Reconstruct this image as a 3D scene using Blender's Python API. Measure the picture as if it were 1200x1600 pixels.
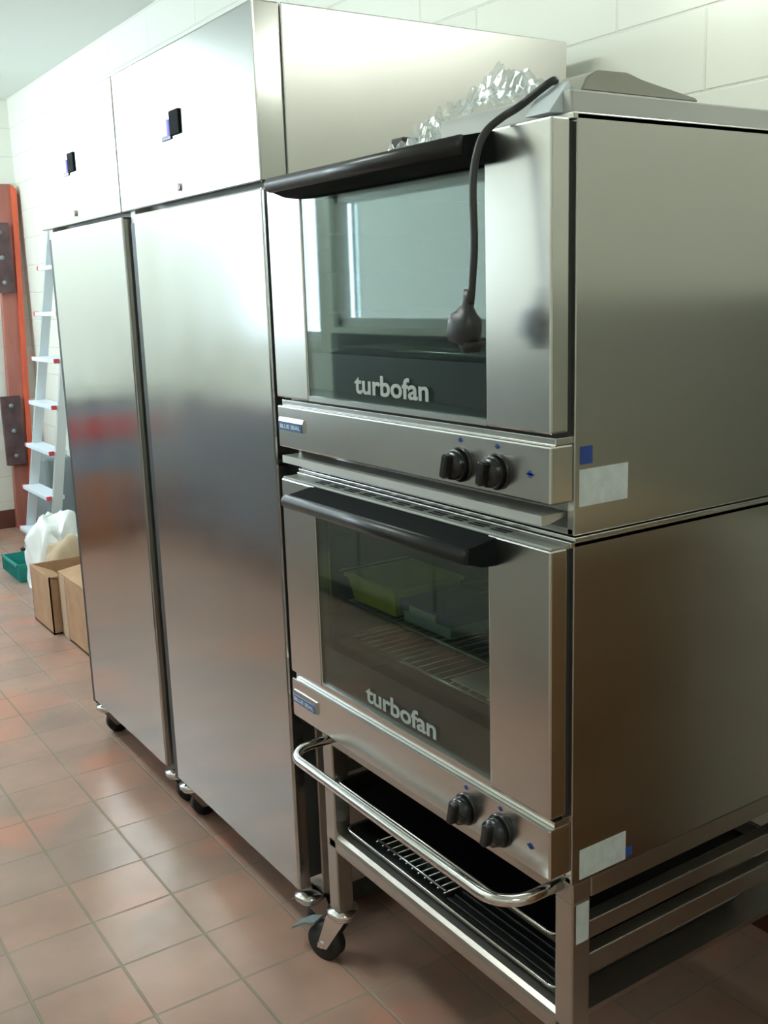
import bpy, bmesh, math, random
from mathutils import Vector, Matrix, noise
random.seed(7)
for o in list(bpy.data.objects): bpy.data.objects.remove(o)
SC = bpy.context.scene
COL = SC.collection

# ---------------------------------------------------------------- camera
cam_d = bpy.data.cameras.new('camera')
cam = bpy.data.objects.new('camera', cam_d); COL.objects.link(cam)
RX = Vector((0.55579584, 0.83072638, -0.03137946))
RY = Vector((0.15768724, -0.14241135, -0.97716618))
RZ = Vector((-0.81622651, 0.53815675, -0.21014658))
CAM = Vector((0, -0.96, 1.44))
m = Matrix((RX, -RY, -RZ)).transposed().to_4x4(); m.translation = CAM
cam.matrix_world = m
cam_d.sensor_fit = 'VERTICAL'; cam_d.sensor_height = 32; cam_d.lens = 1610 / 1600 * 32
cam_d.clip_start = 0.05
SC.camera = cam
def Y(u, v, y):                     # point of the plane y=const seen at a pixel (used only to read off real positions)
    d = RX * ((u - 600) / 1610) + RY * ((v - 800) / 1610) + RZ
    return CAM + d * ((y - CAM.y) / d.y)

# ---------------------------------------------------------------- world, exposure, lights
SC.view_settings.view_transform = 'Standard'; SC.view_settings.look = 'None'
SC.view_settings.gamma = 1; SC.view_settings.use_curve_mapping = False
SC.view_settings.exposure = 0.22
W = bpy.data.worlds.new('world'); SC.world = W; W.use_nodes = True
W.node_tree.nodes['Background'].inputs[0].default_value = (0.75, 0.88, 1.0, 1)
W.node_tree.nodes['Background'].inputs[1].default_value = 1.2
def area(name, loc, rot, sx, sy, power, col):
    l = bpy.data.lights.new(name, 'AREA'); l.shape = 'RECTANGLE'; l.size = sx; l.size_y = sy
    l.energy = power; l.color = col
    o = bpy.data.objects.new(name, l); COL.objects.link(o); o.location = loc; o.rotation_euler = rot
    return o
ZC = 2.66          # ceiling height
YB = 0.88          # back wall
YO = -2.05         # opposite wall
XF = -6.85         # far wall
XN = 3.4           # near wall
area('daylight_side', (-4.28, YO - 0.2, 1.6), (math.radians(90), 0, 0), 1.45, .8, 5, (0.9, 1.0, 0.93))
area('daylight_tall', (-5.42, YO - .2, 1.72), (math.radians(90), 0, 0), .75, 1.2, 42, (0.62, 0.76, 1.0))
area('daylight_end', (XF - .2, -1.35, 2.3), (math.radians(90), 0, math.radians(-90)), 1.2, .7, 58, (0.66, 0.8, 1.0))
BATTEN = 8.5
LAMP = (48.0, 32.0, 24.0)        # emission strength of the fluorescent diffusers

# ---------------------------------------------------------------- materials
MATS = {}
def mat(name, col=(.5, .5, .5), rough=.5, metal=0.0, spec=.5, emit=None, es=0, aniso=0, coat=0):
    if name in MATS: return MATS[name]
    mt = bpy.data.materials.new(name); mt.use_nodes = True
    b = mt.node_tree.nodes['Principled BSDF']
    b.inputs['Base Color'].default_value = (*col, 1); b.inputs['Roughness'].default_value = rough
    b.inputs['Metallic'].default_value = metal
    b.inputs['Specular IOR Level'].default_value = spec
    b.inputs['Coat Weight'].default_value = coat
    if emit: b.inputs['Emission Color'].default_value = (*emit, 1); b.inputs['Emission Strength'].default_value = es
    if aniso:
        b.inputs['Anisotropic'].default_value = aniso
        t = mt.node_tree.nodes.new('ShaderNodeTangent'); t.direction_type = 'RADIAL'; t.axis = 'Z'
        mt.node_tree.links.new(t.outputs[0], b.inputs['Tangent'])
    MATS[name] = mt
    return mt
def nodes(mt): return mt.node_tree.nodes, mt.node_tree.links, mt.node_tree.nodes['Principled BSDF']
def noisy(mt, scale=(1, 1, 1), nscale=5, rlo=None, rhi=None, bump=0, clo=None, chi=None, detail=3):
    N, L, b = nodes(mt)
    tc = N.new('ShaderNodeTexCoord'); mp = N.new('ShaderNodeMapping'); mp.inputs['Scale'].default_value = scale
    nz = N.new('ShaderNodeTexNoise'); nz.inputs['Scale'].default_value = nscale; nz.inputs['Detail'].default_value = detail
    L.new(tc.outputs['Object'], mp.inputs[0]); L.new(mp.outputs[0], nz.inputs[0])
    if rlo is not None:
        mr = N.new('ShaderNodeMapRange'); mr.inputs[1].default_value = .3; mr.inputs[2].default_value = .7
        mr.inputs[3].default_value = rlo; mr.inputs[4].default_value = rhi
        L.new(nz.outputs[0], mr.inputs[0]); L.new(mr.outputs[0], b.inputs['Roughness'])
    if clo is not None:
        cr = N.new('ShaderNodeMix'); cr.data_type = 'RGBA'
        mr = N.new('ShaderNodeMapRange'); mr.inputs[1].default_value = .3; mr.inputs[2].default_value = .7
        L.new(nz.outputs[0], mr.inputs[0]); L.new(mr.outputs[0], cr.inputs[0])
        cr.inputs[6].default_value = (*clo, 1); cr.inputs[7].default_value = (*chi, 1)
        L.new(cr.outputs[2], b.inputs['Base Color'])
    if bump:
        bp = N.new('ShaderNodeBump'); bp.inputs['Strength'].default_value = bump; bp.inputs['Distance'].default_value = .01
        L.new(nz.outputs[0], bp.inputs['Height']); L.new(bp.outputs[0], b.inputs['Normal'])
    return mt
STEEL = noisy(mat('brushed_steel', (.50, .50, .475), .2, 1, aniso=.35), (3, 3, .6), 2.0, .14, .21)
STEELB = noisy(mat('brushed_steel_side', (.62, .61, .58), .38, 1, aniso=.9), (2, 2, 1), 2.0, .36, .40)
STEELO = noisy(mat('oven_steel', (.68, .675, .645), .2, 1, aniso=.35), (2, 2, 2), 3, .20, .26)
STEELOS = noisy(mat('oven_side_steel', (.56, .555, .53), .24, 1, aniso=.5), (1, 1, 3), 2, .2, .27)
POLISH = mat('polished_steel', (.72, .71, .69), .16, 1)
STANDM = mat('stand_steel', (.50, .47, .43), .38, 1)
GASKET = mat('grey_gasket_rubber', (.035, .04, .04), .5)
BLACKP = noisy(mat('black_plastic', (.014, .016, .018), .35, spec=.5), nscale=40, rlo=.32, rhi=.38)
DARKM = mat('dark_enamel', (.02, .022, .024), .3)
VENTD = mat('vent_dark', (.008, .008, .008), .8)
KNOBM = mat('knob_black', (.015, .016, .018), .22)
CHROME = mat('chrome', (.8, .8, .8), .12, 1)
RUBBER = mat('black_rubber', (.015, .015, .015), .6)
WHITE = mat('white_print', (.62, .68, .66), .5)
LABELM = noisy(mat('label_paper', (.62, .70, .71), .45), nscale=60, clo=(.56, .64, .65), chi=(.68, .75, .76))
BLUEM = mat('blue_sticker', (.03, .07, .30), .4)
BADGEB = mat('badge_blue', (.05, .12, .30), .3)
CABLEM = mat('cable_black', (.02, .022, .022), .45)
PLUGM = mat('plug_black', (.028, .03, .034), .4)
BRASS = mat('brass_pin', (.7, .6, .35), .3, 1)
CARD = noisy(mat('cardboard', (.42, .25, .14), .8), nscale=14, clo=(.38, .22, .12), chi=(.46, .28, .16))
CARDIN = mat('cardboard_inside', (.35, .19, .10), .85)
TAPE = mat('packing_tape', (.52, .38, .26), .35)
ALU = mat('ladder_aluminium', (.66, .70, .72), .42, .75)
STEPM = mat('ladder_tread', (.72, .80, .88), .45, .2)
REDP = mat('red_plastic', (.60, .05, .07), .45)
ORANGE = noisy(mat('orange_paint', (.62, .10, .045), .4), (4, 4, .5), 6, clo=(.56, .085, .04), chi=(.68, .12, .05))
ORANGED = noisy(mat('faded_red_board', (.36, .13, .10), .55), (4, 4, .5), 6, clo=(.32, .11, .08), chi=(.40, .15, .12))
BROWNM = noisy(mat('brown_bracket', (.06, .025, .03), .55), nscale=12, clo=(.05, .02, .025), chi=(.12, .07, .07))
BAGW = mat('white_bag', (.85, .88, .85), .4)
SACK = noisy(mat('beige_sack', (.48, .36, .24), .8), nscale=9, clo=(.42, .30, .19), chi=(.55, .43, .3))
TEAL = mat('teal_plastic', (.02, .30, .26), .4)
GREYP = mat('grey_plastic', (.20, .24, .25), .5)
YELLOW = mat('yellow_plastic', (.95, .85, .03), .45)
BLUEC = mat('blue_carton', (.03, .10, .38), .5)
WHITEC = mat('white_carton', (.62, .70, .74), .6)
PAPER = mat('white_paper', (.60, .68, .72), .7)
SLABM = mat('grey_foam_sheet', (.50, .52, .50), .6)
TAUPE = mat('taupe_plastic', (.34, .34, .29), .45)
CAVITY = mat('cavity_enamel', (.05, .055, .055), .35)
RACKW = mat('rack_wire', (.65, .66, .64), .25, 1)
TRAYM = mat('dark_tray_metal', (.16, .17, .17), .3, 1)
RIBM = mat('black_ribbed_sheet', (.035, .035, .032), .3, .6)
MATTB = mat('matt_black', (.010, .012, .013), .7, spec=.06)
DISPB = mat('display_blue', (.05, .05, .2), .3, emit=(.25, .25, 1.0), es=1.6)
CEILM = mat('ceiling_paint', (.80, .84, .80), .7)
TRIMM = mat('skirting_tile', (.13, .045, .035), .35)
COUNTERW = mat('worktop_steel', (.6, .6, .58), .25, 1)
CABG = mat('cabinet_grey_blue', (.30, .34, .42), .4)
CABD = mat('cabinet_dark', (.05, .06, .075), .4)
REDC = mat('red_front', (.55, .10, .10), .4)
ORNG = mat('orange_tub', (.60, .24, .10), .5)
FRAMEW = mat('window_frame_white', (.8, .82, .82), .4)
HOUS = mat('lamp_housing_white', (.85, .85, .85), .5)

def mk_glass(name, tint, ior, rough=.02, base=0.0):
    mt = bpy.data.materials.new(name); mt.use_nodes = True
    N, L = mt.node_tree.nodes, mt.node_tree.links
    N.clear(); out = N.new('ShaderNodeOutputMaterial'); mx = N.new('ShaderNodeMixShader')
    tr = N.new('ShaderNodeBsdfTransparent'); tr.inputs[0].default_value = (*tint, 1)
    gl = N.new('ShaderNodeBsdfGlossy'); gl.inputs['Roughness'].default_value = rough; gl.inputs[0].default_value = (.92, 1.0, .94, 1)
    fr = N.new('ShaderNodeFresnel'); ge = N.new('ShaderNodeNewGeometry')      # same index on both faces of the pane
    ex = N.new('ShaderNodeMath'); ex.operation = 'MULTIPLY_ADD'; ex.inputs[1].default_value = -2; ex.inputs[2].default_value = 1
    pw = N.new('ShaderNodeMath'); pw.operation = 'POWER'; pw.inputs[0].default_value = ior
    L.new(ge.outputs['Backfacing'], ex.inputs[0]); L.new(ex.outputs[0], pw.inputs[1]); L.new(pw.outputs[0], fr.inputs[0])
    ad = N.new('ShaderNodeMath'); ad.operation = 'ADD'; ad.inputs[1].default_value = base; ad.use_clamp = True
    L.new(fr.outputs[0], ad.inputs[0]); L.new(ad.outputs[0], mx.inputs[0])
    L.new(tr.outputs[0], mx.inputs[1]); L.new(gl.outputs[0], mx.inputs[2]); L.new(mx.outputs[0], out.inputs[0])
    return mt
OGLASS = mk_glass('oven_glass', (.78, .83, .81), 1.6)
WGLASS = mk_glass('window_glass', (.95, .97, .97), 1.5)
def mk_wrap():
    mt = bpy.data.materials.new('clear_plastic_wrap'); mt.use_nodes = True
    N, L = mt.node_tree.nodes, mt.node_tree.links
    N.clear(); out = N.new('ShaderNodeOutputMaterial'); mx = N.new('ShaderNodeMixShader'); m2 = N.new('ShaderNodeMixShader')
    tr = N.new('ShaderNodeBsdfTransparent'); tr.inputs[0].default_value = (.93, .95, .95, 1)
    gl = N.new('ShaderNodeBsdfGlossy'); gl.inputs['Roughness'].default_value = .12
    df = N.new('ShaderNodeBsdfDiffuse'); df.inputs[0].default_value = (.75, .8, .8, 1)
    m2.inputs[0].default_value = .35; L.new(gl.outputs[0], m2.inputs[1]); L.new(df.outputs[0], m2.inputs[2])
    mx.inputs[0].default_value = .22
    L.new(tr.outputs[0], mx.inputs[1]); L.new(m2.outputs[0], mx.inputs[2]); L.new(mx.outputs[0], out.inputs[0])
    return mt
WRAP = mk_wrap()

def floor_mat():
    mt = mat('quarry_tiles', rough=.35); N, L, b = nodes(mt)
    tc = N.new('ShaderNodeTexCoord'); mp = N.new('ShaderNodeMapping')
    mp.inputs['Location'].default_value = (2.02 + .001, .357 + .001, 0)
    br = N.new('ShaderNodeTexBrick'); br.offset = 0; br.offset_frequency = 2; br.squash = 1
    for k, v in (('Scale', 1), ('Mortar Size', .0035), ('Mortar Smooth', .3), ('Bias', 0), ('Brick Width', .198), ('Row Height', .1975)):
        br.inputs[k].default_value = v
    br.inputs['Color1'].default_value = (.42, .255, .195, 1); br.inputs['Color2'].default_value = (.34, .24, .20, 1)
    br.inputs['Mortar'].default_value = (.30, .25, .19, 1)
    L.new(tc.outputs['Object'], mp.inputs[0]); L.new(mp.outputs[0], br.inputs[0])
    nz = N.new('ShaderNodeTexNoise'); nz.inputs['Scale'].default_value = 4.5; nz.inputs['Detail'].default_value = 3
    L.new(tc.outputs['Object'], nz.inputs[0])
    mx = N.new('ShaderNodeMix'); mx.data_type = 'RGBA'; mx.blend_type = 'MULTIPLY'; mx.inputs[0].default_value = .7
    cr = N.new('ShaderNodeValToRGB'); cr.color_ramp.elements[0].position = .3; cr.color_ramp.elements[0].color = (.72, .72, .72, 1)
    cr.color_ramp.elements[1].position = .7; cr.color_ramp.elements[1].color = (1.15, 1.1, 1.08, 1)
    L.new(nz.outputs[0], cr.inputs[0]); L.new(br.outputs['Color'], mx.inputs[6]); L.new(cr.outputs[0], mx.inputs[7])
    n3 = N.new('ShaderNodeTexNoise'); n3.inputs['Scale'].default_value = 3.1; n3.inputs['Detail'].default_value = 1; L.new(tc.outputs['Object'], n3.inputs[0])
    m3 = N.new('ShaderNodeMapRange'); m3.inputs[1].default_value = .56; m3.inputs[2].default_value = .72; m3.inputs[4].default_value = .6; L.new(n3.outputs[0], m3.inputs[0])
    inv = N.new('ShaderNodeMath'); inv.operation = 'SUBTRACT'; inv.inputs[0].default_value = 1; L.new(br.outputs['Fac'], inv.inputs[1])
    mm = N.new('ShaderNodeMath'); mm.operation = 'MULTIPLY'; L.new(m3.outputs[0], mm.inputs[0]); L.new(inv.outputs[0], mm.inputs[1])
    x3 = N.new('ShaderNodeMix'); x3.data_type = 'RGBA'; x3.inputs[7].default_value = (.58, .22, .14, 1)
    L.new(mm.outputs[0], x3.inputs[0]); L.new(mx.outputs[2], x3.inputs[6]); L.new(x3.outputs[2], b.inputs['Base Color'])
    mr = N.new('ShaderNodeMapRange'); mr.inputs[3].default_value = .24; mr.inputs[4].default_value = .6
    L.new(br.outputs['Fac'], mr.inputs[0])
    n2 = N.new('ShaderNodeTexNoise'); n2.inputs['Scale'].default_value = 30; L.new(tc.outputs['Object'], n2.inputs[0])
    ad = N.new('ShaderNodeMath'); ad.operation = 'MULTIPLY_ADD'; ad.inputs[1].default_value = .16; L.new(n2.outputs[0], ad.inputs[0])
    L.new(mr.outputs[0], ad.inputs[2]); L.new(ad.outputs[0], b.inputs['Roughness'])
    bp = N.new('ShaderNodeBump'); bp.invert = True; bp.inputs['Strength'].default_value = .6; bp.inputs['Distance'].default_value = .003
    L.new(br.outputs['Fac'], bp.inputs['Height'])
    b2 = N.new('ShaderNodeBump'); b2.inputs['Strength'].default_value = .12; b2.inputs['Distance'].default_value = .004
    L.new(n2.outputs[0], b2.inputs['Height']); L.new(bp.outputs[0], b2.inputs['Normal']); L.new(b2.outputs[0], b.inputs['Normal'])
    return mt
def wall_mat(name, axis):
    mt = mat(name, rough=.45); N, L, b = nodes(mt)
    tc = N.new('ShaderNodeTexCoord'); sp = N.new('ShaderNodeSeparateXYZ'); cb = N.new('ShaderNodeCombineXYZ')
    L.new(tc.outputs['Object'], sp.inputs[0]); L.new(sp.outputs[axis], cb.inputs[0]); L.new(sp.outputs[2], cb.inputs[1])
    mp = N.new('ShaderNodeMapping'); mp.inputs['Location'].default_value = (.025, -.005 + .165 * 0, 0)
    L.new(cb.outputs[0], mp.inputs[0])
    br = N.new('ShaderNodeTexBrick'); br.offset = .5
    for k, v in (('Scale', 1), ('Mortar Size', .004), ('Mortar Smooth', .6), ('Bias', 0), ('Brick Width', .50), ('Row Height', .1655)):
        br.inputs[k].default_value = v
    br.inputs['Color1'].default_value = (.82, .84, .76, 1); br.inputs['Color2'].default_value = (.80, .82, .74, 1)
    br.inputs['Mortar'].default_value = (.74, .76, .67, 1)
    L.new(mp.outputs[0], br.inputs[0]); L.new(br.outputs['Color'], b.inputs['Base Color'])
    bp = N.new('ShaderNodeBump'); bp.invert = True; bp.inputs['Strength'].default_value = .5; bp.inputs['Distance'].default_value = .004
    L.new(br.outputs['Fac'], bp.inputs['Height']); L.new(bp.outputs[0], b.inputs['Normal'])
    return mt
FLOORM = floor_mat(); WALLX = wall_mat('painted_blocks_long', 0); WALLY = wall_mat('painted_blocks_end', 1)

# ---------------------------------------------------------------- mesh helpers
def bx(bm, x0, x1, y0, y1, z0, z1, bev=0, seg=2):
    g = bmesh.ops.create_cube(bm, size=1)
    vs = g['verts']
    for v in vs:
        v.co = Vector(((x0 + x1) / 2 + v.co.x * abs(x1 - x0), (y0 + y1) / 2 + v.co.y * abs(y1 - y0), (z0 + z1) / 2 + v.co.z * abs(z1 - z0)))
    if bev:
        es = list({e for v in vs for e in v.link_edges})
        bmesh.ops.bevel(bm, geom=es, offset=bev, segments=seg, profile=.5, affect='EDGES')
    return bm
def box(*a, **k): return bx(bmesh.new(), *a, **k)
def boxes(lst, bev=0):
    bm = bmesh.new()
    for b in lst: bx(bm, *b, bev=bev)
    return bm
def cyl(bm, p0, p1, r, r2=None, n=20, cap=True):
    p0, p1 = Vector(p0), Vector(p1); d = p1 - p0
    M = Matrix.Translation((p0 + p1) / 2) @ d.to_track_quat('Z', 'Y').to_matrix().to_4x4()
    bmesh.ops.create_cone(bm, cap_ends=cap, segments=n, radius1=r, radius2=r if r2 is None else r2, depth=d.length, matrix=M)
    return bm
def tube(bm, pts, r, n=10, cap=True):
    pts = [Vector(p) for p in pts]; rings = []
    up = Vector((0, 0, 1)); prev = None
    for i, p in enumerate(pts):
        t = (pts[min(i + 1, len(pts) - 1)] - pts[max(i - 1, 0)]).normalized()
        if prev is None:
            a = t.cross(up)
            if a.length < .1: a = t.cross(Vector((1, 0, 0)))
        else: a = prev - t * prev.dot(t)
        a.normalize(); prev = a; b = t.cross(a)
        rr = r[i] if isinstance(r, (list, tuple)) else r
        rings.append([bm.verts.new(p + (a * math.cos(k * 2 * math.pi / n) + b * math.sin(k * 2 * math.pi / n)) * rr) for k in range(n)])
    for r0, r1 in zip(rings, rings[1:]):
        for k in range(n): bm.faces.new((r0[k], r0[(k + 1) % n], r1[(k + 1) % n], r1[k]))
    if cap: bm.faces.new(rings[0][::-1]); bm.faces.new(rings[-1])
    bmesh.ops.recalc_face_normals(bm, faces=bm.faces)
    return bm
def smooth_path(ctrl, n=10):
    P = [Vector(p) for p in ctrl]; P = [P[0] * 2 - P[1]] + P + [P[-1] * 2 - P[-2]]; out = []
    for i in range(1, len(P) - 2):
        for k in range(n):
            t = k / n; a, b, c, d = P[i - 1:i + 3]
            out.append(.5 * ((2 * b) + (c - a) * t + (2 * a - 5 * b + 4 * c - d) * t * t + (3 * b - a - 3 * c + d) * t ** 3))
    out.append(P[-2]); return out
def prism(bm, prof, x0, x1, axis='x'):       # profile of (y,z) extruded along x, or (x,z) along y, or (x,y) along z
    def mk(p, s):
        return {'x': (s, p[0], p[1]), 'y': (p[0], s, p[1]), 'z': (p[0], p[1], s)}[axis]
    a = [bm.verts.new(mk(p, x0)) for p in prof]; b = [bm.verts.new(mk(p, x1)) for p in prof]
    n = len(prof)
    for i in range(n): bm.faces.new((a[i], a[(i + 1) % n], b[(i + 1) % n], b[i]))
    bm.faces.new(a[::-1]); bm.faces.new(b)
    bmesh.ops.recalc_face_normals(bm, faces=bm.faces)
    return bm
def obj(name, bm, material, parent=None, smooth=False, label=None):
    me = bpy.data.meshes.new(name)
    o = bpy.data.objects.new(name, me); COL.objects.link(o)
    if parent is not None:
        off = parent.get('_off') if parent.get('_off') is not None else [0, 0, 0]
        bmesh.ops.translate(bm, verts=bm.verts, vec=-Vector(off)); o.parent = parent; o['_off'] = list(off)
    bmesh.ops.recalc_face_normals(bm, faces=bm.faces) if smooth else None
    bm.to_mesh(me); bm.free(); me.materials.append(material)
    if smooth:
        for p in me.polygons: p.use_smooth = True
    if label: o['label'] = label
    return o
def thing(name, label, cat, loc=(0, 0, 0), group=None):
    o = bpy.data.objects.new(name, None); COL.objects.link(o); o.location = loc; o.empty_display_size = .05
    o['label'] = label; o['category'] = cat; o['_off'] = list(loc)
    if group: o['group'] = group
    return o
def tag(o, label, cat, group=None):
    o['label'] = label; o['category'] = cat
    if group: o['group'] = group
    # put the origin at the base centre of the mesh
    me = o.data; c = [v.co for v in me.vertices]
    b = Vector(((min(v.x for v in c) + max(v.x for v in c)) / 2, (min(v.y for v in c) + max(v.y for v in c)) / 2, min(v.z for v in c)))
    me.transform(Matrix.Translation(-b)); o.location = b
    return o
def struct(name, bm, mt): o = obj(name, bm, mt); o['kind'] = 'structure'; return o
def copy_tree(src, loc, label=None, name=None):
    r = src.copy(); COL.objects.link(r); r.location = loc
    if label: r['label'] = label
    def rec(a, b, d):
        for ch in list(a.children):
            c = ch.copy(); COL.objects.link(c); c.parent = b
            if d < 2: rec(ch, c, d + 1)
    rec(src, r, 0)
    return r
def text_bm(body, size, depth, offset=0.0):
    cu = bpy.data.curves.new('txt', 'FONT'); cu.body = body; cu.size = size; cu.extrude = depth; cu.offset = offset
    cu.align_x = 'LEFT'
    o = bpy.data.objects.new('txt', cu); COL.objects.link(o)
    bpy.context.view_layer.update()
    me = bpy.data.meshes.new_from_object(o.evaluated_get(bpy.context.evaluated_depsgraph_get()))
    bm = bmesh.new(); bm.from_mesh(me)
    bpy.data.objects.remove(o); bpy.data.curves.remove(cu); bpy.data.meshes.remove(me)
    return bm
def fit_text(body, x0, x1, z0, z1, y, depth=.0006, offset=0.0):     # text on a plane facing -y
    bm = text_bm(body, 1, 0.02, offset)
    xs = [v.co.x for v in bm.verts]; ys = [v.co.y for v in bm.verts]; zs = [v.co.z for v in bm.verts]
    ax, bx_, ay, by, az, bz = min(xs), max(xs), min(ys), max(ys), min(zs), max(zs)
    for v in bm.verts:
        v.co = Vector((x0 + (v.co.x - ax) / (bx_ - ax) * (x1 - x0), y - (v.co.z - az) / (bz - az) * depth, z0 + (v.co.y - ay) / (by - ay) * (z1 - z0)))
    return bm

# ---------------------------------------------------------------- the room
T = .12
struct('floor', box(XF - T, XN + T, YO - T, YB + T, -.1, 0), FLOORM)
struct('ceiling', box(XF - T, XN + T, YO - T, YB + T, ZC, ZC + .1), CEILM)
struct('wall_back', box(XF - T, XN + T, YB, YB + T, 0, ZC), WALLX)
VY0, VY1, VZ0, VZ1 = -1.95, -.75, 2.08, 2.57
struct('wall_far', boxes([(XF - T, XF, YO, VY0, 0, ZC), (XF - T, XF, VY1, YB, 0, ZC), (XF - T, XF, VY0, VY1, 0, VZ0), (XF - T, XF, VY0, VY1, VZ1, ZC)]), WALLY)
struct('wall_near', box(XN, XN + T, YO, YB, 0, ZC), WALLY)
WX0, WX1, WZ0, WZ1 = -4.95, -3.62, 1.25, 1.95
DX0, DX1, DZ0, DZ = -5.75, -5.10, 1.17, 2.28
struct('wall_opposite', boxes([(XF - T, DX0, YO - T, YO, 0, ZC), (DX0, DX1, YO - T, YO, DZ, ZC), (DX0, DX1, YO - T, YO, 0, DZ0), (DX1, WX0, YO - T, YO, 0, ZC), (WX1, XN + T, YO - T, YO, 0, ZC),
                               (WX0, WX1, YO - T, YO, 0, WZ0), (WX0, WX1, YO - T, YO, WZ1, ZC)]), WALLX)
wf = []
for x in (WX0, WX1 - .05): wf.append((x, x + .05, YO - .09, YO - .03, WZ0, WZ1))
for z in (WZ0, WZ1 - .05): wf.append((WX0, WX1, YO - .09, YO - .03, z, z + .05))
w = struct('window_1', boxes(wf, .004), FRAMEW)
obj('pane', box(WX0 + .04, WX1 - .04, YO - .065, YO - .059, WZ0 + .04, WZ1 - .04), WGLASS, w)
wf = [(XF - .09, XF - .03, y, y + .05, VZ0, VZ1) for y in (VY0, (VY0 + VY1) / 2, VY1 - .05)] + [(XF - .09, XF - .03, VY0, VY1, z, z + .05) for z in (VZ0, VZ1 - .05)]
w = struct('window_2', boxes(wf, .004), FRAMEW)
obj('pane', box(XF - .065, XF - .059, VY0 + .04, VY1 - .04, VZ0 + .04, VZ1 - .04), WGLASS, w)
struct('baseboard_far', box(XF, XF + .015, YO, YB, 0, .12, bev=.003), TRIMM)
dd = struct('window_3', boxes([(DX0, DX0 + .05, YO - .09, YO - .04, DZ0, DZ), (DX1 - .05, DX1, YO - .09, YO - .04, DZ0, DZ), (DX0 + .05, DX1 - .05, YO - .09, YO - .04, DZ0, DZ0 + .05), (DX0 + .05, DX1 - .05, YO - .09, YO - .04, DZ - .05, DZ)], .003), FRAMEW)
obj('pane', box(DX0 + .05, DX1 - .05, YO - .068, YO - .062, DZ0 + .05, DZ - .05), WGLASS, dd)
struct('baseboard_back', box(XF, XN, YB - .012, YB, 0, .10, bev=.003), TRIMM)

# ceiling lamps
def lamp(x, y, label, k):
    t = thing('ceiling_light', label, 'ceiling light', (x, y, ZC - .09), 'fluorescent ceiling lights')
    obj('housing', box(x - .62, x + .62, y - .03, y + .03, ZC - .04, ZC, bev=.006), HOUS, t)
    obj('diffuser', box(x - .6, x + .6, y - .055, y + .055, ZC - .11, ZC - .04, bev=.02), mat('diffuser_%d' % k, (.9, .9, .9), .5, emit=(.93, 1.0, .95), es=LAMP[k]), t)
for k_, (x, y, lb) in enumerate( ((-5.9, -1.0, 'white fluorescent ceiling light at the far end of the kitchen, near the window'),
                 (-2.3, -.95, 'white fluorescent ceiling light in front of the tall fridges'),
                 (1.45, -.8, 'white fluorescent ceiling light at the near end, past the ovens'))): lamp(x, y, lb, k_)
wl = thing('wall_light', 'white fluorescent batten on the back wall above the ovens', 'wall light', (-.95, YB - .08, 2.13))
obj('housing', box(-1.57, -.33, YB - .05, YB, 2.14, 2.23, bev=.006), HOUS, wl)
obj('diffuser', box(-1.55, -.35, YB - .10, YB - .05, 2.13, 2.24, bev=.015), mat('batten_diffuser', (.9, .9, .9), .5, emit=(.95, 1.0, .92), es=BATTEN), wl)

# ---------------------------------------------------------------- the fridges
def caster(parent, x, y, ztop, dx=0.0, dy=-.02, wr=.036, brake=False):
    mt = bmesh.new(); cyl(mt, (x, y, ztop - .012), (x, y, ztop), .034); cyl(mt, (x, y, ztop - .022), (x, y, ztop - .012), .026, .032)
    c = obj('caster', mt, CHROME, parent, True)
    wx, wy = x + dx, y + dy
    v = Vector((dx, dy, 0)); v = v.normalized() if v.length > 0 else Vector((0, -1, 0)); s = Vector((-v.y, v.x, 0))
    wb = bmesh.new(); a = Vector((wx, wy, wr)); cyl(wb, a - s * .013, a + s * .013, wr, n=28)
    cyl(wb, a - s * .015, a + s * .015, wr * .62, n=24)
    obj('wheel', wb, RUBBER, c, True)
    fb = bmesh.new()
    for k in (-1, 1):
        p = [Vector((x, y, ztop - .016)) + s * (.019 * k) - v * .02, Vector((x, y, ztop - .016)) + s * (.019 * k) + v * .03,
             a + s * (.019 * k) + v * .012 - Vector((0, 0, .01)), a + s * (.019 * k) - v * .014 - Vector((0, 0, .008))]
        q = [z + s * (.002 * k) for z in p]
        A = [fb.verts.new(z) for z in p]; B = [fb.verts.new(z) for z in q]
        fb.faces.new(A); fb.faces.new(B[::-1])
        for i in range(4): fb.faces.new((A[i], A[(i + 1) % 4], B[(i + 1) % 4], B[i]))
    cyl(fb, a - s * .024, a + s * .024, .008, n=12)
    bmesh.ops.recalc_face_normals(fb, faces=fb.faces)
    obj('fork', fb, CHROME, c)
    if brake:
        bb = bmesh.new()
        pts = [a + v * .02 + Vector((0, 0, .045)), a + v * .05 + Vector((0, 0, .035)), a + v * .085 + Vector((0, 0, .012))]
        L_ = [bb.verts.new(p + s * .017) for p in pts]; R_ = [bb.verts.new(p - s * .017) for p in pts]
        L2 = [bb.verts.new(p + s * .017 - Vector((0, 0, .006))) for p in pts]; R2 = [bb.verts.new(p - s * .017 - Vector((0, 0, .006))) for p in pts]
        for i in range(2):
            bb.faces.new((L_[i], L_[i + 1], R_[i + 1], R_[i])); bb.faces.new((L2[i], R2[i], R2[i + 1], L2[i + 1]))
            bb.faces.new((L_[i], L2[i], L2[i + 1], L_[i + 1])); bb.faces.new((R_[i], R_[i + 1], R2[i + 1], R2[i]))
        bb.faces.new((L_[0], R_[0], R2[0], L2[0])); bb.faces.new((L_[2], L2[2], R2[2], R_[2]))
        bmesh.ops.recalc_face_normals(bb, faces=bb.faces)
        obj('brake_pedal', bb, GREYP, c)
    return c

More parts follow.
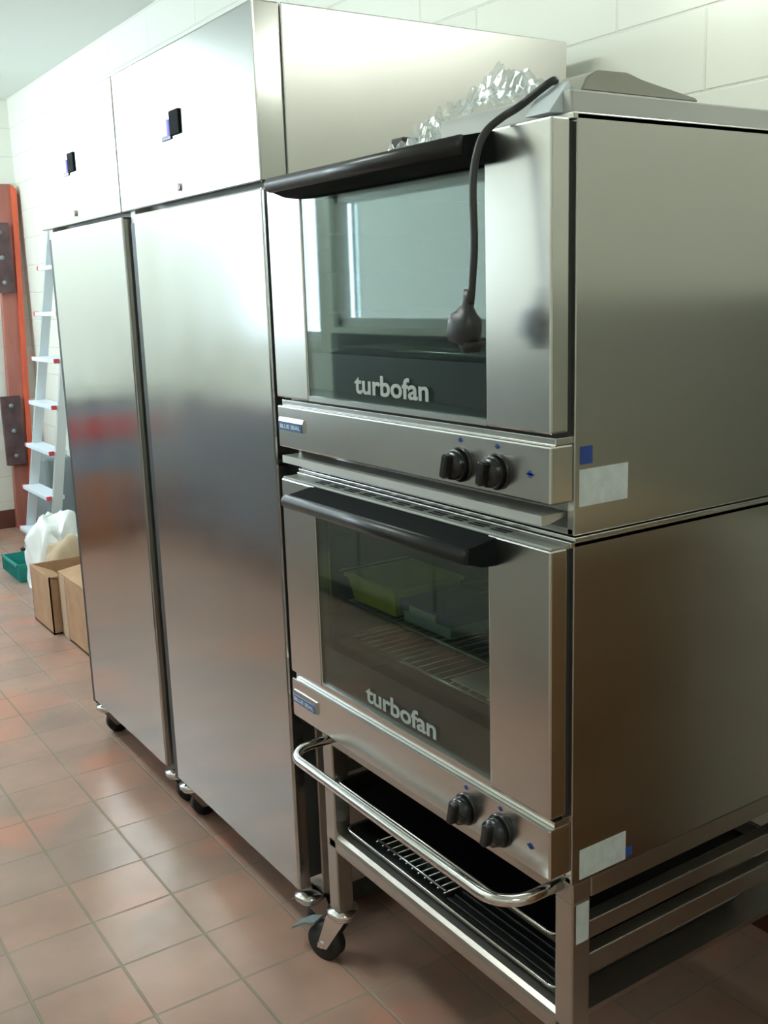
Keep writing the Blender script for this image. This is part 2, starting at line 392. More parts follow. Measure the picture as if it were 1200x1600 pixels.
ZT, ZP, ZD, ZB = 1.98, 1.652, 1.643, .134
def fridge(x0, x1, label, xd0):
    t = thing('upright_fridge', label, 'fridge', ((x0 + x1) / 2, .05, 0), 'tall steel fridges')
    obj('body', box(x0 + .002, x1 - .002, .062, .80, .104, ZT, bev=.003), STEELB, t)
    # head panel: a box with rounded lower front lip
    obj('head_panel', box(x0 + .001, x1, 0, .058, ZP, ZT - .001, bev=.004), STEEL, t)
    fr = boxes([(x0 + .010, xd0 - .036, .020, .062, .104, ZP)])
    obj('front_frame', fr, STEELB, t)
    d = obj('door', box(xd0, x1, 0, .032, ZB, ZD, bev=.005), STEEL, t)
    obj('gasket', box(xd0 + .006, x1 - .006, .032, .062, ZB + .02, ZD - .015), GASKET, d)
    obj('handle_recess', box(xd0 - .004, xd0, .006, .040, ZB + .02, ZD - .01), GASKET, d)
    obj('hinge_strip', box(xd0 - .036, xd0 - .005, .006, .062, .12, ZD - .02), GASKET, t)
    # controller window and lock
    cx = x0 + (x1 - x0) * .475; cz = 1.812
    c = obj('controller', box(cx - .012, cx + .04, -.005, .0, cz - .022, cz + .030, bev=.002), mat('matt_black'), t, label='black controller square with a lit display beside it')
    obj('display', box(cx - .066, cx - .028, -.004, .0, cz - .020, cz + .016, bev=.001), DISPB, c)
    obj('display_bezel', boxes([(cx - .066, cx - .012, -.003, .0, cz - .028, cz - .0205)], .0008), BLACKP, c)
    lk = bmesh.new(); cyl(lk, (cx + .012, -.004, 1.679), (cx + .012, 0, 1.679), .008); bx(lk, cx + .010, cx + .014, -.0055, -.003, 1.670, 1.688)
    obj('lock', lk, CHROME, t)
    obj('underside_shade_block', box(x0 + .02, x1 - .02, .12, .78, .045, .10), GASKET, t)  # dark block added under the body to deepen the shade on the floor
    for (x, y) in ((x1 - .03, .042), (x0 + .07, .042), (x1 - .05, .74), (x0 + .06, .74)): caster(t, x, y, .104, 0, .035 if y < .1 else -.03, wr=.038)
    return t
fridge(-2.618, -1.849, 'tall steel upright fridge standing right beside the ovens', -2.54)
fridge(-3.33, -2.622, 'tall steel upright fridge at the far end, beside the cardboard boxes', -3.245)

# ---------------------------------------------------------------- the ovens
OX0, OX1, FY, BY, BK = -1.785, -1.011, -.024, .018, .70
GX0, GX1 = -1.660, -1.146
def knob(parent, x, z):
    k = bmesh.new()
    cyl(k, (x, FY - .004, z), (x, FY, z), .0265, n=32)
    cyl(k, (x, FY - .022, z), (x, FY - .004, z), .0205, .0245, n=32)
    ko = obj('knob', k, KNOBM, parent, True)
    g = bmesh.new(); bx(g, x - .0065, x + .0065, FY - .036, FY - .020, z - .0175, z + .019, bev=.003)
    bmesh.ops.rotate(g, verts=g.verts, cent=(x, FY, z), matrix=Matrix.Rotation(math.radians(14), 3, 'Y'))
    obj('grip', g, KNOBM, ko)
    r = bmesh.new(); bmesh.ops.create_circle(r, segments=40, radius=.0262, matrix=Matrix.Translation((x, FY - .002, z)) @ Matrix.Rotation(math.pi / 2, 4, 'X'))
    r.free()
def oven(dz, label, zb):                      # dz: offset of this oven below the upper one
    t = thing('convection_oven', label, 'oven', ((OX0 + OX1) / 2, .3, zb), 'stacked convection ovens')
    zt = 1.653 - dz; pz0, pz1 = 1.148 - dz, 1.229 - dz; dz0, dz1 = 1.245 - dz, 1.647 - dz
    zbot = zb
    # outer shell: open at the front where the cavity is
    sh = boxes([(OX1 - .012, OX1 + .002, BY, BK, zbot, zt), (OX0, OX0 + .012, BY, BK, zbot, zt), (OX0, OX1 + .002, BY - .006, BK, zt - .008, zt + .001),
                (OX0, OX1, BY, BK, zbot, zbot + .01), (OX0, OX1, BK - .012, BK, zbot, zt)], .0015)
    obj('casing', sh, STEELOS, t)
    fs = boxes([(OX0 + .004, GX0 - .02, .006, BY + .01, pz1 - .004, zt - .01), (GX1 + .02, OX1 - .006, .006, BY + .01, pz1 - .004, zt - .01),
                (GX0 - .02, GX1 + .02, .006, BY + .01, zt - .05, zt - .01), (GX0 - .02, GX1 + .02, .006, BY + .01, pz1 - .004, pz1 + .03)])
    obj('front_frame', fs, DARKM, t)
    cv = boxes([(GX0 - .02, GX0 - .014, BY, .56, pz1 + .02, zt - .04), (GX1 + .014, GX1 + .02, BY, .56, pz1 + .02, zt - .04),
                (GX0 - .02, GX1 + .02, .555, .562, pz1 + .02, zt - .04), (GX0 - .02, GX1 + .02, BY, .56, zt - .046, zt - .04),
                (GX0 - .02, GX1 + .02, BY, .56, pz1 + .02, pz1 + .026)])
    cvo = obj('cavity', cv, CAVITY, t)
    fanb = bmesh.new(); cyl(fanb, (-1.40, .535, 1.44 - dz), (-1.40, .555, 1.44 - dz), .12, n=36)
    obj('fan_cover', fanb, CAVITY, cvo, True)
    ru = []
    for z in (1.335, 1.405, 1.475, 1.545):
        for x in (GX0 - .014, GX1 + .006): ru.append((x, x + .008, .03, .52, z - .004 - dz, z - dz))
    for r_1 in ru: obj('rack_runner', boxes([r_1]), RACKW, cvo)
    # control panel
    cp = box(OX0, OX1, FY, BY, pz0, pz1, bev=.003)
    cpo = obj('control_panel', cp, STEELO, t)
    knob(cpo, -1.206, 1.182 - dz); knob(cpo, -1.121, 1.182 - dz)
    for (x, z, n_) in ((-1.206, 1.222, 3), (-1.121, 1.221, 3)):
        s = bmesh.new(); cyl(s, (x, FY - .0006, z - dz - .003), (x, FY, z - dz - .003), .004, n=14)
        bx(s, x - .0055, x + .0055, FY - .0006, FY, z - dz - .0042, z - dz - .0024)
        obj('dial_symbol', s, BLUEM, cpo)
    s = bmesh.new(); cyl(s, (-1.052, FY - .0006, 1.187 - dz), (-1.052, FY, 1.187 - dz), .0052, n=14); bx(s, -1.060, -1.044, FY - .0006, FY, 1.1858 - dz, 1.1882 - dz)
    obj('panel_symbol', s, BLUEM, cpo)
    b0 = prism(bmesh.new(), [(FY, 1.181 - dz), (FY - .004, 1.182 - dz), (FY - .0045, 1.200 - dz), (FY - .002, 1.207 - dz), (FY, 1.207 - dz)], -1.775, -1.681)
    bdo = obj('badge', b0, POLISH, cpo, label='small badge, blue with white lettering')
    obj('badge_field', box(-1.772, -1.684, FY - .0052, FY - .0038, 1.183 - dz, 1.199 - dz), BADGEB, bdo)
    # thing > part > sub-part only: the lettering hangs on the panel
    obj('badge_lettering', fit_text('BLUE SEAL', -1.767, -1.689, 1.187 - dz, 1.195 - dz, FY - .0052, .0005, .02), WHITE, cpo)
    # ledge between door and panel, right and left returns
    obj('ledge', boxes([(OX0 + .002, OX1 - .001, FY + .010, BY, pz1, dz0 - .006)], .001), STEELO, t)
    # door
    dr = bmesh.new()
    bx(dr, OX0 + .001, GX0, FY, .008, dz0, dz1, bev=.003); bx(dr, GX1, OX1, FY, .008, dz0, dz1, bev=.003)
    bx(dr, GX0, GX1, FY + .002, .008, dz1 - .035, dz1); bx(dr, GX0, GX1, FY + .001, .008, dz0, dz0 + .009)
    do = obj('door', dr, STEELO, t)
    obj('glass', box(GX0 + .001, GX1 - .001, FY + .003, FY + .007, dz0 + .008, dz1 - .03), OGLASS, do)
    obj('inner_glass', box(GX0 + .001, GX1 - .001, .000, .003, dz0 + .008, dz1 - .03), OGLASS, do)
    obj('black_print', box(GX0 + .002, GX1 - .002, FY + .0074, FY + .009, dz0 + .008, dz0 + .088), DARKM, do)
    obj('lettering', fit_text('turbofan', -1.502, -1.288, 1.269 - dz, 1.303 - dz, FY + .0028, .0008, .022), mat('grey_print', (.36, .41, .39), .5), do)
    # handle: a wedge that juts out, with a rounded front edge
    zt_ = dz1 - .002
    pr = [(FY - .052 + .0125 * math.cos(math.radians(15 * k)), zt_ - .020 + .0125 * math.sin(math.radians(15 * k))) for k in range(24)]
    obj('handle', prism(bmesh.new(), pr, -1.668, -1.128), BLACKP, do, True)
    pr = [(FY, zt_), (FY - .048, zt_ - .0085), (FY - .050, zt_ - .032), (FY - .026, zt_ - .040), (FY, zt_ - .042)]
    obj('handle_shelf', prism(bmesh.new(), pr, -1.667, -1.127), mat('matt_black', (.010, .012, .013), .7, spec=.06), do)
    return t
up = oven(0, 'stainless steel convection oven on top, with the power plug hanging over its door', 1.10)
lo = oven(.562, 'stainless steel convection oven below, its glass door showing yellow and blue packs', .565)
# the upper oven: skirt, drip channel, stickers
obj('drip_channel', prism(bmesh.new(), [(FY + .001, 1.131), (FY + .001, 1.117), (FY + .012, 1.117), (FY + .05, 1.126), (FY + .05, 1.131)], -1.776, -1.030), mat('channel_steel', (.75, .75, .72), .45, .85), up)
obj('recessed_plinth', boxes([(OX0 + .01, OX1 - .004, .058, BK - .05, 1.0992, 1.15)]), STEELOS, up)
obj('rating_label', box(OX1 + .002, OX1 + .0026, .027, .121, 1.140, 1.192), LABELM, up, label='white rectangular rating label')
rl = boxes([(OX1 + .0026, OX1 + .0028, .034 + .002 * i, .070 + .04 * ((i * 7) % 3) / 3, 1.183 - i * .0065, 1.185 - i * .0065) for i in range(6)])
obj('blue_sticker', box(OX1 + .002, OX1 + .0026, .028, .051, 1.199, 1.224), BLUEM, up, label='small square blue sticker'); rl.free()
# the lower oven: vented top in front of the plinth, label
vt = boxes([(OX0 + .002, OX1 - .002, FY + .004, .06, 1.082, 1.088)], .001)
vo = obj('vent_plate', vt, mat('vent_plate_steel', (.36, .38, .34), .5, .6), lo)
sl = []
for i in range(11):
    x = -1.68 + i * .052
    for j in range(3): sl.append((x, x + .036, -.008 + j * .010, -.003 + j * .010, 1.0878, 1.0885))
obj('vent_slots', boxes(sl), VENTD, vo)
obj('rating_label', box(OX1 + .002, OX1 + .0026, .034, .131, .569, .617), LABELM, lo, label='white rectangular rating label')
obj('blue_sticker', box(OX1 + .002, OX1 + .0026, .132, .146, .572, .588), BLUEM, lo, label='small blue sticker')
# stacking strip between both
so = obj('stacking_strip', boxes([(OX0 + .0, OX1 + .006, .016, BK, 1.0925, 1.0985)], .001), POLISH, lo)

# wire racks; packs added inside to stand for reflections in the glass
def wire_rack(z, label, y0=.035, y1=.50):
    bm = bmesh.new(); x0, x1 = GX0 - .006, GX1 + .006
    tube(bm, [(x0, y0, z), (x1, y0, z)], .0035); tube(bm, [(x0, y1, z), (x1, y1, z)], .0035)
    tube(bm, [(x0 + .003, y0, z), (x0 + .003, y1, z)], .003); tube(bm, [(x1 - .003, y0, z), (x1 - .003, y1, z)], .003)
    for i in range(1, 22): tube(bm, [(x0 + i * (x1 - x0) / 22, y0, z + .002), (x0 + i * (x1 - x0) / 22, y1, z + .002)], .0014, n=6)
    return tag(obj('oven_rack', bm, RACKW, None, True), label, 'oven rack', 'oven racks')
wire_rack(1.3387, 'shiny wire rack inside the upper oven')
wire_rack(.8468, 'shiny wire rack in the middle of the lower oven, carrying the added yellow and blue packs', .04)
wire_rack(.7768, 'shiny wire rack lowest in the lower oven, under the white paper', .04)
# yellow tub added in the oven in place of a reflection in its door
yb = bmesh.new()
def tapered(bm, x0, x1, y0, y1, z0, z1, tp, th=.004):
    o0 = [(x0 + tp, y0 + tp), (x1 - tp, y0 + tp), (x1 - tp, y1 - tp), (x0 + tp, y1 - tp)]; o1 = [(x0, y0), (x1, y0), (x1, y1), (x0, y1)]
    i1 = [(x0 + th, y0 + th), (x1 - th, y0 + th), (x1 - th, y1 - th), (x0 + th, y1 - th)]; i0 = [(x0 + tp + th, y0 + tp + th), (x1 - tp - th, y0 + tp + th), (x1 - tp - th, y1 - tp - th), (x0 + tp + th, y1 - tp - th)]
    A = [bm.verts.new((*p, z0)) for p in o0]; B = [bm.verts.new((*p, z1)) for p in o1]; Cc = [bm.verts.new((*p, z1)) for p in i1]; D = [bm.verts.new((*p, z0 + th)) for p in i0]
    for P, Q in ((A, B), (B, Cc), (Cc, D)):
        for i in range(4): bm.faces.new((P[i], P[(i + 1) % 4], Q[(i + 1) % 4], Q[i]))
    bm.faces.new(A[::-1]); bm.faces.new(D); bmesh.ops.recalc_face_normals(bm, faces=bm.faces); return bm
ty = thing('reflection_tub', 'yellow plastic tub added behind the lower oven glass in place of a reflection', 'tub', (-1.58, .12, .844))
obj('body', tapered(bmesh.new(), -1.663, -1.50, .045, .20, .8502, .905, .010), YELLOW, ty)
obj('rim', boxes([(-1.667, -1.496, .041, .047, .898, .905), (-1.667, -1.496, .198, .204, .898, .905), (-1.667, -1.661, .041, .204, .898, .905), (-1.502, -1.496, .041, .204, .898, .905)]), YELLOW, ty)
tc_ = thing('carton', 'blue and white carton added beside the yellow tub in place of a reflection', 'carton', (-1.415, .12, .844))  # carton added inside the oven, standing for a blue and white reflection
obj('box_body', box(-1.485, -1.345, .055, .18, .8502, .872, bev=.002), WHITEC, tc_)
obj('lid', box(-1.49, -1.34, .05, .185, .872, .892, bev=.002), BLUEC, tc_, label='blue lid')
obj('lid_patch', box(-1.46, -1.38, .0495, .0502, .870, .886), WHITEC, tc_)
tag(obj('sheet_of_paper', box(-1.34, -1.155, .05, .30, .7806, .7822), PAPER), 'white sheet of paper on the lowest rack of the lower oven', 'paper')

# ---------------------------------------------------------------- on top of the ovens
tag(obj('foam_sheet', box(-1.30, -1.022, .02, .56, 1.6545, 1.684, bev=.003), SLABM), 'flat grey packing sheet along the right edge of the oven top', 'packing sheet')
def blob(cx, cy, cz, sx, sy, sz, amp, freq, seed, sub=4, floor=None):
    bm = bmesh.new(); bmesh.ops.create_icosphere(bm, subdivisions=sub, radius=1)
    for v in bm.verts:
        n = noise.noise_vector(v.co * freq + Vector((seed, seed * 2, 0)))
        c = v.co + n * amp; v.co = Vector((cx + c.x * sx, cy + c.y * sy, max(cz - sz * .55, cz + c.z * sz)))
    if floor is not None:
        lo_ = min(v.co.z for v in bm.verts); bmesh.ops.translate(bm, verts=bm.verts, vec=(0, 0, floor - lo_))
    return bm
tp = prism(bmesh.new(), [(.045, 1.6845), (.055, 1.702), (.075, 1.712), (.13, 1.713), (.16, 1.706), (.27, 1.690), (.272, 1.6845)], -1.095, -1.03)
bmesh.ops.bevel(tp, geom=tp.edges[:], offset=.002, segments=2, affect='EDGES')
tag(obj('folded_packet', tp, TAUPE), 'dark taupe folded packet lying on the grey packing sheet', 'packet')
lowz = 1.6545
def wrap(name, cx, cy, z0, sx, sy, h, seed, label, cat):
    bm = bmesh.new(); n = 34
    bmesh.ops.create_grid(bm, x_segments=n, y_segments=n, size=1)
    for v in bm.verts:
        x, y = v.co.x, v.co.y; r = max(abs(x), abs(y))
        p = Vector((x * 2.6 + seed, y * 2.6, seed)); f = abs(noise.noise(p)) + .3 * abs(noise.noise(p * 2.2))
        z = h * (1 - r ** 3) * (.25 + 1.5 * f)
        j = noise.noise_vector(p * 1.3) * .12
        v.co = Vector((cx + (x + j.x) * sx, cy + (y + j.y) * sy, z0 + .001 + max(z, 0)))
    o = obj(name, bm, WRAP); return tag(o, label, cat)
wrap('plastic_wrap', -1.42, .10, 1.6545, .085, .05, .05, 1.7, 'clear crumpled plastic wrap behind the upper door handle', 'plastic wrap')
wrap('plastic_bag', -1.205, .055, 1.6855, .10, .045, .045, 5.2, 'shiny clear plastic bag piled at the front corner of the oven top', 'plastic bag')
tag(obj('white_flap', prism(bmesh.new(), [(-.004, 1.656), (.02, 1.657), (.034, 1.692), (.03, 1.696)], -1.085, -1.038), WHITEC), 'white bent plastic flap at the front right corner of the oven top', 'plastic flap')
tag(obj('rubber_foot', box(-1.52, -1.485, .08, .115, 1.6545, 1.69, bev=.003), RUBBER), 'small black block on the oven top behind the handle', 'block')

# power cable and plug, hanging over the door
pc = thing('power_cable', 'black power cable with moulded plug hanging over the upper oven door', 'power cable', (-1.11, -.09, 1.36))
cp_ = [(-1.16, .30, 1.6895), (-1.115, .16, 1.6895), (-1.10, .06, 1.690), (-1.06, .025, 1.700), Y(812, 166, .0), Y(785, 183, -.03), Y(760, 205, -.055), Y(746, 235, -.072), Y(739, 290, -.08), Y(741, 380, -.084), Y(738, 440, -.088), Y(735, 475, -.09)]
obj('cord', tube(bmesh.new(), smooth_path(cp_, 8), .0052, 12), CABLEM, pc, True)
px_, py_, pz_ = -1.100, -.09, 1.385
pb = bmesh.new()
prof = [(.0075, .052), (.008, .040), (.0095, .030), (.015, .022), (.0225, .016), (.0245, .004), (.024, -.010), (.021, -.018)]
rings = []
for r, z in prof:
    rings.append([pb.verts.new((px_ + r * (abs(math.cos(a)) ** .75) * (1 if math.cos(a) >= 0 else -1), py_ + .82 * r * (abs(math.sin(a)) ** .75) * (1 if math.sin(a) >= 0 else -1), pz_ + z)) for a in [2 * math.pi * k / 20 for k in range(20)]])
for a, b in zip(rings, rings[1:]):
    for k in range(20): pb.faces.new((a[k], a[(k + 1) % 20], b[(k + 1) % 20], b[k]))
pb.faces.new(rings[0]); pb.faces.new(rings[-1][::-1])
bmesh.ops.rotate(pb, verts=pb.verts, cent=(px_, py_, pz_ + .04), matrix=Matrix.Rotation(math.radians(13), 3, 'Y'))
po = obj('plug', pb, PLUGM, pc, True)
pn = bmesh.new(); cyl(pn, (px_ - .0, py_ + .004, pz_ - .030), (px_, py_ + .004, pz_ - .016), .012, .019, n=16)
obj('plug_face', pn, RUBBER, po, True)

# ---------------------------------------------------------------- the stand
sx0, sx1, sy0, sy1 = -1.755, -1.013, .024, .66
st = thing('oven_stand', 'stainless steel wheeled stand with a bar handle and low shelf, carrying both ovens', 'stand', ((sx0 + sx1) / 2, .34, 0))
LG = .038
for (x, y) in ((sx0, sy0), (sx1 - LG, sy0), (sx0, sy1 - LG), (sx1 - LG, sy1 - LG)):
    obj('leg', box(x, x + LG, y, y + LG, .135, .528, bev=.003), STANDM, st)
obj('top_frame', boxes([(sx0, sx1, sy0, sy0 + LG, .527, .561), (sx0, sx1, sy1 - LG, sy1, .527, .561), (sx0, sx0 + LG, sy0 + LG, sy1 - LG, .527, .561), (sx1 - LG, sx1, sy0 + LG, sy1 - LG, .527, .561)], .003), STANDM, st)
obj('tray_runner', boxes([(sx1 - .03, sx1 - .005, sy0 + LG, sy1 - LG, .452, .482)], .002), STANDM, st)
obj('tray_runner', boxes([(sx1 - .03, sx1 - .004, sy0 + LG, sy1 - LG, .392, .426)], .002), STANDM, st)
obj('tray_runner', boxes([(sx0 + .004, sx0 + .03, sy0 + LG, sy1 - LG, .452, .482)], .002), STANDM, st)
obj('tray_runner', boxes([(sx0 + .004, sx0 + .03, sy0 + LG, sy1 - LG, .392, .426)], .002), STANDM, st)
prf = [(sy0 + .012, .280), (sy0 + .002, .284), (sy0, .292), (sy0, .308), (sy0 + .003, .316), (sy0 + .011, .321), (sy1 - .01, .321), (sy1, .316), (sy1, .28), (sy1 - .01, .28), (sy1 - .01, .311), (sy0 + .012, .311)]
obj('shelf', prism(bmesh.new(), prf, sx0 + .012, sx1 - .012), STANDM, st)
r_ = .055; zb_ = .551; yf = -.088; bp_ = [(-1.700, sy0 + .01, zb_), (-1.700, yf + r_, zb_)]
for k in range(1, 9): a = math.pi / 2 * k / 8; bp_.append((-1.700 + r_ * (1 - math.cos(a)), yf + r_ * (1 - math.sin(a)), zb_))
bp_.append((-1.04 - r_, yf, zb_))
for k in range(1, 9): a = math.pi / 2 * k / 8; bp_.append((-1.04 - r_ + r_ * math.sin(a), yf + r_ * (1 - math.cos(a)), zb_))
bp_.append((-1.04, sy0 + .01, zb_))
obj('bar_handle', tube(bmesh.new(), bp_, .0095, 16), POLISH, st, True)
obj('spec_label', box(sx1 - .0002, sx1 + .0005, sy0 + .008, sy0 + LG - .004, .458, .524), LABELM, st, label='narrow white label')
caster(st, sx0 + .02, sy0 + .02, .137, -.045, -.018, wr=.042, brake=True)
for (x, y) in ((sx1 - .02, sy0 + .02), (sx0 + .02, sy1 - .02), (sx1 - .02, sy1 - .02)): caster(st, x, y, .137, .02, .03, wr=.042)

# trays on the stand
def tray(name, x0, x1, y0, y1, z, h, label, group='baking trays on the stand'):
    t = thing(name, label, 'tray', ((x0 + x1) / 2, (y0 + y1) / 2, z), group)
    obj('pan', tapered(bmesh.new(), x0, x1, y0, y1, z, z + h, .012, .002), TRAYM, t)
    rim = bmesh.new(); c = .02; pts = []
    for (cx, cy, a0) in ((x1 - c, y0 + c, -90), (x1 - c, y1 - c, 0), (x0 + c, y1 - c, 90), (x0 + c, y0 + c, 180)):
        for k in range(6): a = math.radians(a0 + 90 * k / 5); pts.append((cx + c * math.cos(a), cy + c * math.sin(a), z + h))
    pts.append(pts[0]); tube(rim, pts, .003, 8); obj('rim', rim, RACKW, t, True)
    return t
tray('baking_tray', -1.700, -1.065, .040, .50, .322, .022, 'shallow metal baking tray on the low shelf of the stand')
tray('baking_tray', -1.712, -1.056, .030, .56, .4265, .022, 'dark baking tray on the upper runners of the stand, right under the ovens')
g = bmesh.new()
for i in range(7): tube(g, [(-1.63, .075 + i * .05, .352), (-1.40, .075 + i * .05, .352)], .0028, n=8)
for i in range(12): tube(g, [(-1.63 + i * .0209, .07, .349), (-1.63 + i * .0209, .38, .349)], .0016, n=6)
bmesh.ops.translate(g, verts=g.verts, vec=(0, 0, -.016))
tag(obj('cooling_grid', g, RACKW, None, True), 'small wire cooling grid in the left half of the low tray', 'grid')
rb = bmesh.new(); bx(rb, -1.385, -1.085, .06, .46, .3255, .330)
for i in range(22): bx(rb, -1.383, -1.087, .064 + i * .018, .071 + i * .018, .330, .336, bev=.001, seg=1)
tag(obj('ribbed_mat', rb, RIBM), 'black ribbed griddle sheet in the right half of the low tray', 'griddle sheet')

# ---------------------------------------------------------------- the far end: boxes, bags, ladder, post
def open_box(x0, x1, y0, y1, h, label, loc, flaps):
    t = thing('cardboard_box', label, 'box', loc, 'cardboard boxes')
    th = .006
    obj('carton', boxes([(x0, x1, y0, y0 + th, 0.001, h), (x0, x1, y1 - th, y1, 0.001, h), (x0, x0 + th, y0, y1, .001, h), (x1 - th, x1, y0, y1, .001, h), (x0, x1, y0, y1, .001, .008)]), CARD, t)
    for f in flaps: obj('flap', f(x0, x1, y0, y1, h), CARD, t)
    return t
def quad(pts, th=.004):
    bm = bmesh.new(); P = [Vector(p) for p in pts]; n = (P[1] - P[0]).cross(P[2] - P[0]).normalized() * th
    A = [bm.verts.new(p) for p in P]; B = [bm.verts.new(p + n) for p in P]
    bm.faces.new(A); bm.faces.new(B[::-1])
    for i in range(4): bm.faces.new((A[i], A[(i + 1) % 4], B[(i + 1) % 4], B[i]))
    bmesh.ops.recalc_face_normals(bm, faces=bm.faces); return bm
open_box(-4.73, -4.43, .20, .60, .262, 'brown cardboard box on the floor, the farther one, standing open', (-4.58, .4, 0),
         [lambda a, b, c, d, h: quad([(a, c, h), (b, c, h), (b, c + .10, h - .05), (a, c + .10, h - .05)])])
tb = open_box(-4.41, -4.03, .235, .62, .285, 'brown cardboard box with a pale flap and tape, nearer and against the far fridge', (-4.22, .42, 0),
         [lambda a, b, c, d, h: quad([(a, c, h + .002), (b, c, h + .002), (b, c + .15, h + .022), (a, c + .15, h + .022)])])
obj('tape', box(-4.385, -4.315, .2335, .235, .002, .285), TAPE, tb)
sb = blob(-4.90, .42, .16, .105, .12, .21, .2, 1.8, 11, floor=.001)
tag(obj('paper_sack', sb, SACK, None, True), 'crumpled beige paper sack behind the cardboard boxes', 'sack')
wb_ = blob(-5.22, .46, .21, .145, .15, .25, .3, 2.3, 4, floor=.001)
tag(obj('plastic_sack', wb_, BAGW, None, True), 'bulging white plastic sack between the ladder and the boxes', 'sack')
tcx = thing('plastic_crate', 'small teal plastic crate on the floor at the foot of the ladder', 'crate', (-5.53, .36, 0))
obj('body', tapered(bmesh.new(), -5.70, -5.40, .30, .43, .001, .10, .012, .006), TEAL, tcx)
obj('ribs', boxes([(-5.70 + .03 * i, -5.695 + .03 * i, .296, .31, .02, .10) for i in range(11)] + [(-5.705, -5.395, .294, .302, .09, .104)]), TEAL, tcx)

ld = thing('stepladder', 'aluminium stepladder with pale treads and red tips, leaning by the far wall', 'ladder', (-5.7, .6, 0))
H = 1.95
def rail(x0, x1, y0, y1, z1, z0=.0, w=.026, d=.05):
    bm = bmesh.new()
    P = [(x0 - w / 2, y0), (x0 + w / 2, y0), (x0 + w / 2, y0 + d), (x0 - w / 2, y0 + d)]; Q = [(x1 - w / 2, y1), (x1 + w / 2, y1), (x1 + w / 2, y1 + d), (x1 - w / 2, y1 + d)]
    A = [bm.verts.new((*p, z0)) for p in P]; B = [bm.verts.new((*p, z1)) for p in Q]
    for i in range(4): bm.faces.new((A[i], A[(i + 1) % 4], B[(i + 1) % 4], B[i]))
    bm.faces.new(A[::-1]); bm.faces.new(B); bmesh.ops.recalc_face_normals(bm, faces=bm.faces); return bm
ly = lambda z: .485 + .135 * z
lxa = lambda z: -5.99 + .13 * z
lxb = lambda z: -5.50 + .05 * z
obj('front_rail', rail(lxa(.03), lxa(H), ly(.03), ly(H), H, .03), ALU, ld)
obj('front_rail', rail(lxb(.03), lxb(H), ly(.03), ly(H), H, .03), ALU, ld)
obj('rear_rail', rail(-5.93, lxa(H) + .03, .825, .775, H - .05, .03, .02, .03), ALU, ld)
obj('rear_rail', rail(-5.46, lxb(H) - .03, .825, .775, H - .05, .03, .02, .03), ALU, ld)
obj('top_plate', box(lxa(H) - .02, lxb(H) + .02, ly(H) - .02, .82, H, H + .03, bev=.006), STEPM, ld)
for z in (.18, .42, .66, .90, 1.14, 1.38, 1.62):
    s = obj('step', box(lxa(z) - .01, lxb(z) + .01, ly(z) - .035, ly(z) + .06, z - .018, z + .004, bev=.003), STEPM, ld)
    for xa, xb in ((lxa(z) - .022, lxa(z) - .009), (lxb(z) + .009, lxb(z) + .022)):
        obj('step_tip', box(xa, xb, ly(z) - .038, ly(z) - .01, z - .016, z + .006, bev=.002), REDP, s, label='red tip')
for x in (lxa(0), lxb(0)): obj('foot', box(x - .022, x + .022, ly(0) - .012, ly(0) + .06, .001, .05, bev=.004), RUBBER, ld)

tag(obj('storage_bin', box(-6.48, -6.16, .70, .86, .001, .53, bev=.02), GREYP), 'grey plastic bin behind the stepladder', 'bin')

# orange-red post leaning at the far wall
def post():
    t = thing('painted_post', 'tall orange-red wooden board standing against the far cream wall', 'board', (XF + .03, .76, 0))
    bm = bmesh.new(); x0, x1 = XF + .018, XF + .075
    y0b, y1b, y0t, y1t = .655, .770, .735, .855; Ht = 2.15; pr = []
    pr.append((y0b, .002)); pr.append((y1b, .002))
    for k in range(7): a = math.radians(k * 15); pr.append((y1t - .03 + .03 * math.cos(a), Ht - .03 + .03 * math.sin(a)))
    for k in range(7): a = math.radians(90 + k * 15); pr.append((y0t + .03 + .03 * math.cos(a), Ht - .03 + .03 * math.sin(a)))
    prism(bm, pr, x0, x1); obj('board', bm, ORANGED, t)
    bm = bmesh.new(); prism(bm, [(y1b - .028, .004), (y1b + .004, .004), (y1t + .004, Ht - .03), (y1t - .028, Ht - .002)], x0, x1 + .02)
    obj('edge_strip', bm, ORANGE, t, label='bright orange edge')
    for z0, z1 in ((.42, .86), (1.50, 1.92)):
        o = y0b + (y0t - y0b) * (z0 / Ht)
        b = obj('bracket', box(x1, x1 + .03, o - .045, o + .075, z0, z1, bev=.004), BROWNM, t, label='dark brown bracket')
        bb = bmesh.new()
        for z in (z0 + .06, (z0 + z1) / 2, z1 - .06): cyl(bb, (x1 + .03, o + .015, z), (x1 + .04, o + .015, z), .014, n=12)
        obj('bolt', bb, GREYP, b, True)
    return t
post()

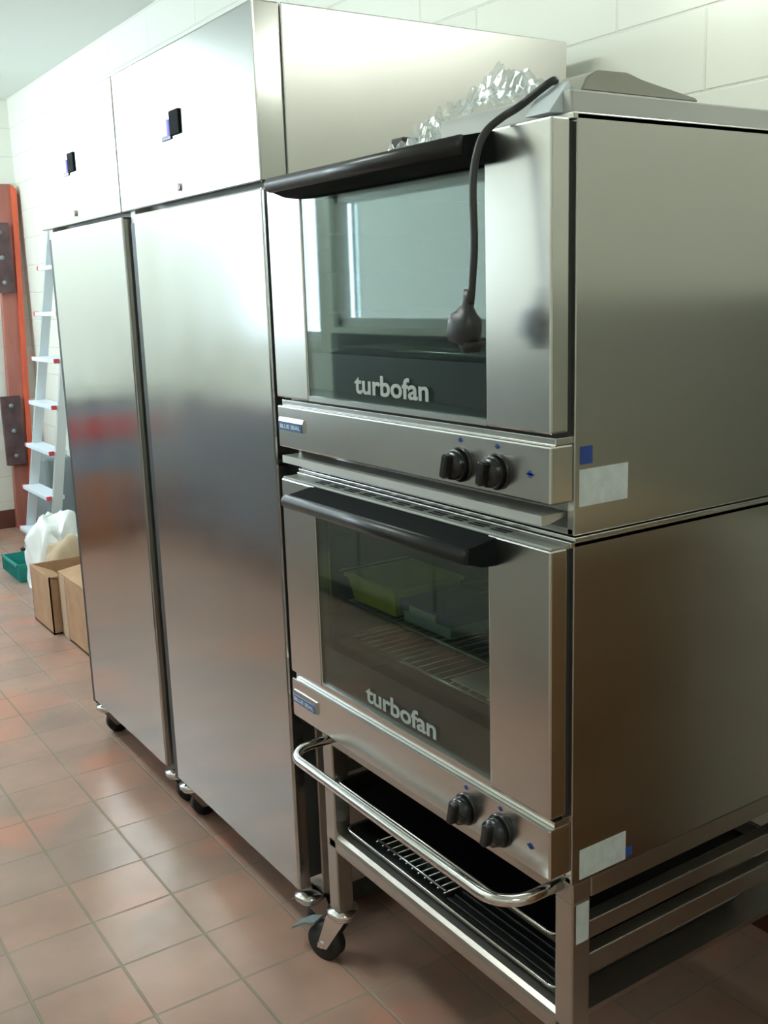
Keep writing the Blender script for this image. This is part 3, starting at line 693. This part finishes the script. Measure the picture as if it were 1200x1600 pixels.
# ---------------------------------------------------------------- across the aisle and past the ovens (seen mirrored in the steel)
def counter(name, x0, x1, y0, y1, top, label, cat, ztop=.90):
    t = thing(name, label, cat, ((x0 + x1) / 2, (y0 + y1) / 2, 0))
    obj('cabinet', box(x0 + .02, x1 - .02, y0 + .02, y1 - .02, .10, ztop - .04), top, t)
    obj('plinth', box(x0 + .04, x1 - .04, y0 + .05, y1 - .05, .001, .10), CABD, t)
    obj('worktop', box(x0, x1, y0, y1, ztop - .04, ztop, bev=.004), COUNTERW, t)
    return t
c1 = counter('kitchen_counter', -6.0, -4.45, YO + .01, -1.42, CABG, 'grey-blue counter with steel worktop under the window', 'counter')
for i in range(3): obj('door', box(-5.97 + i * .51, -5.48 + i * .51, -1.44, -1.425, .12, .84, bev=.003), CABG, c1)
CABL = mat('cabinet_pale_grey', (.34, .35, .33), .45)
c2 = counter('kitchen_counter', -4.42, -1.5, YO + .01, -1.45, CABL, 'pale grey counter with steel worktop across the aisle from the fridges', 'counter')
for i in range(5): obj('door', box(-4.39 + i * .575, -3.835 + i * .575, -1.47, -1.455, .12, .84, bev=.003), CABL, c2)
c3 = counter('serving_table', XF + .02, -6.05, -1.38, -.30, CABG, 'serving table with a red band in front of the far wall', 'table', .88)
obj('red_band', box(-6.07, -6.058, -1.34, -.34, .62, .76), REDC, c3)
tag(obj('storage_tub', tapered(bmesh.new(), -6.04, -5.85, -1.1, -.75, .001, .42, .03, .006), ORNG), 'orange tub on the floor in front of the serving table', 'tub')
WOODB = noisy(mat('brown_wood', (.34, .18, .07), .5), (1, 1, 6), 4, clo=(.30, .15, .06), chi=(.38, .20, .08))
COUNTERW = noisy(mat('tan_worktop', (.50, .36, .22), .4), (1, 6, 1), 4, clo=(.46, .33, .2), chi=(.54, .4, .25))
c4 = counter('workbench', -.55, 2.2, .22, YB - .04, WOODB, 'brown wooden workbench with tan top to the right of the ovens', 'workbench', .96)
struct('trim_1', box(-.95, XN, YB - .02, YB, .96, 1.41, bev=.003), mat('splashback_grey', (.30, .31, .27), .4))
struct('added_dark_panel', box(-4.95, -1.5, YO, YO + .02, .90, 1.22, bev=.003), mat('reflection_darkening_panel', (.12, .13, .14), .35))  # unseen dark panel added to darken what the upper oven glass mirrors
# drop helper keys
for o in bpy.data.objects:
    if '_off' in o: del o['_off']
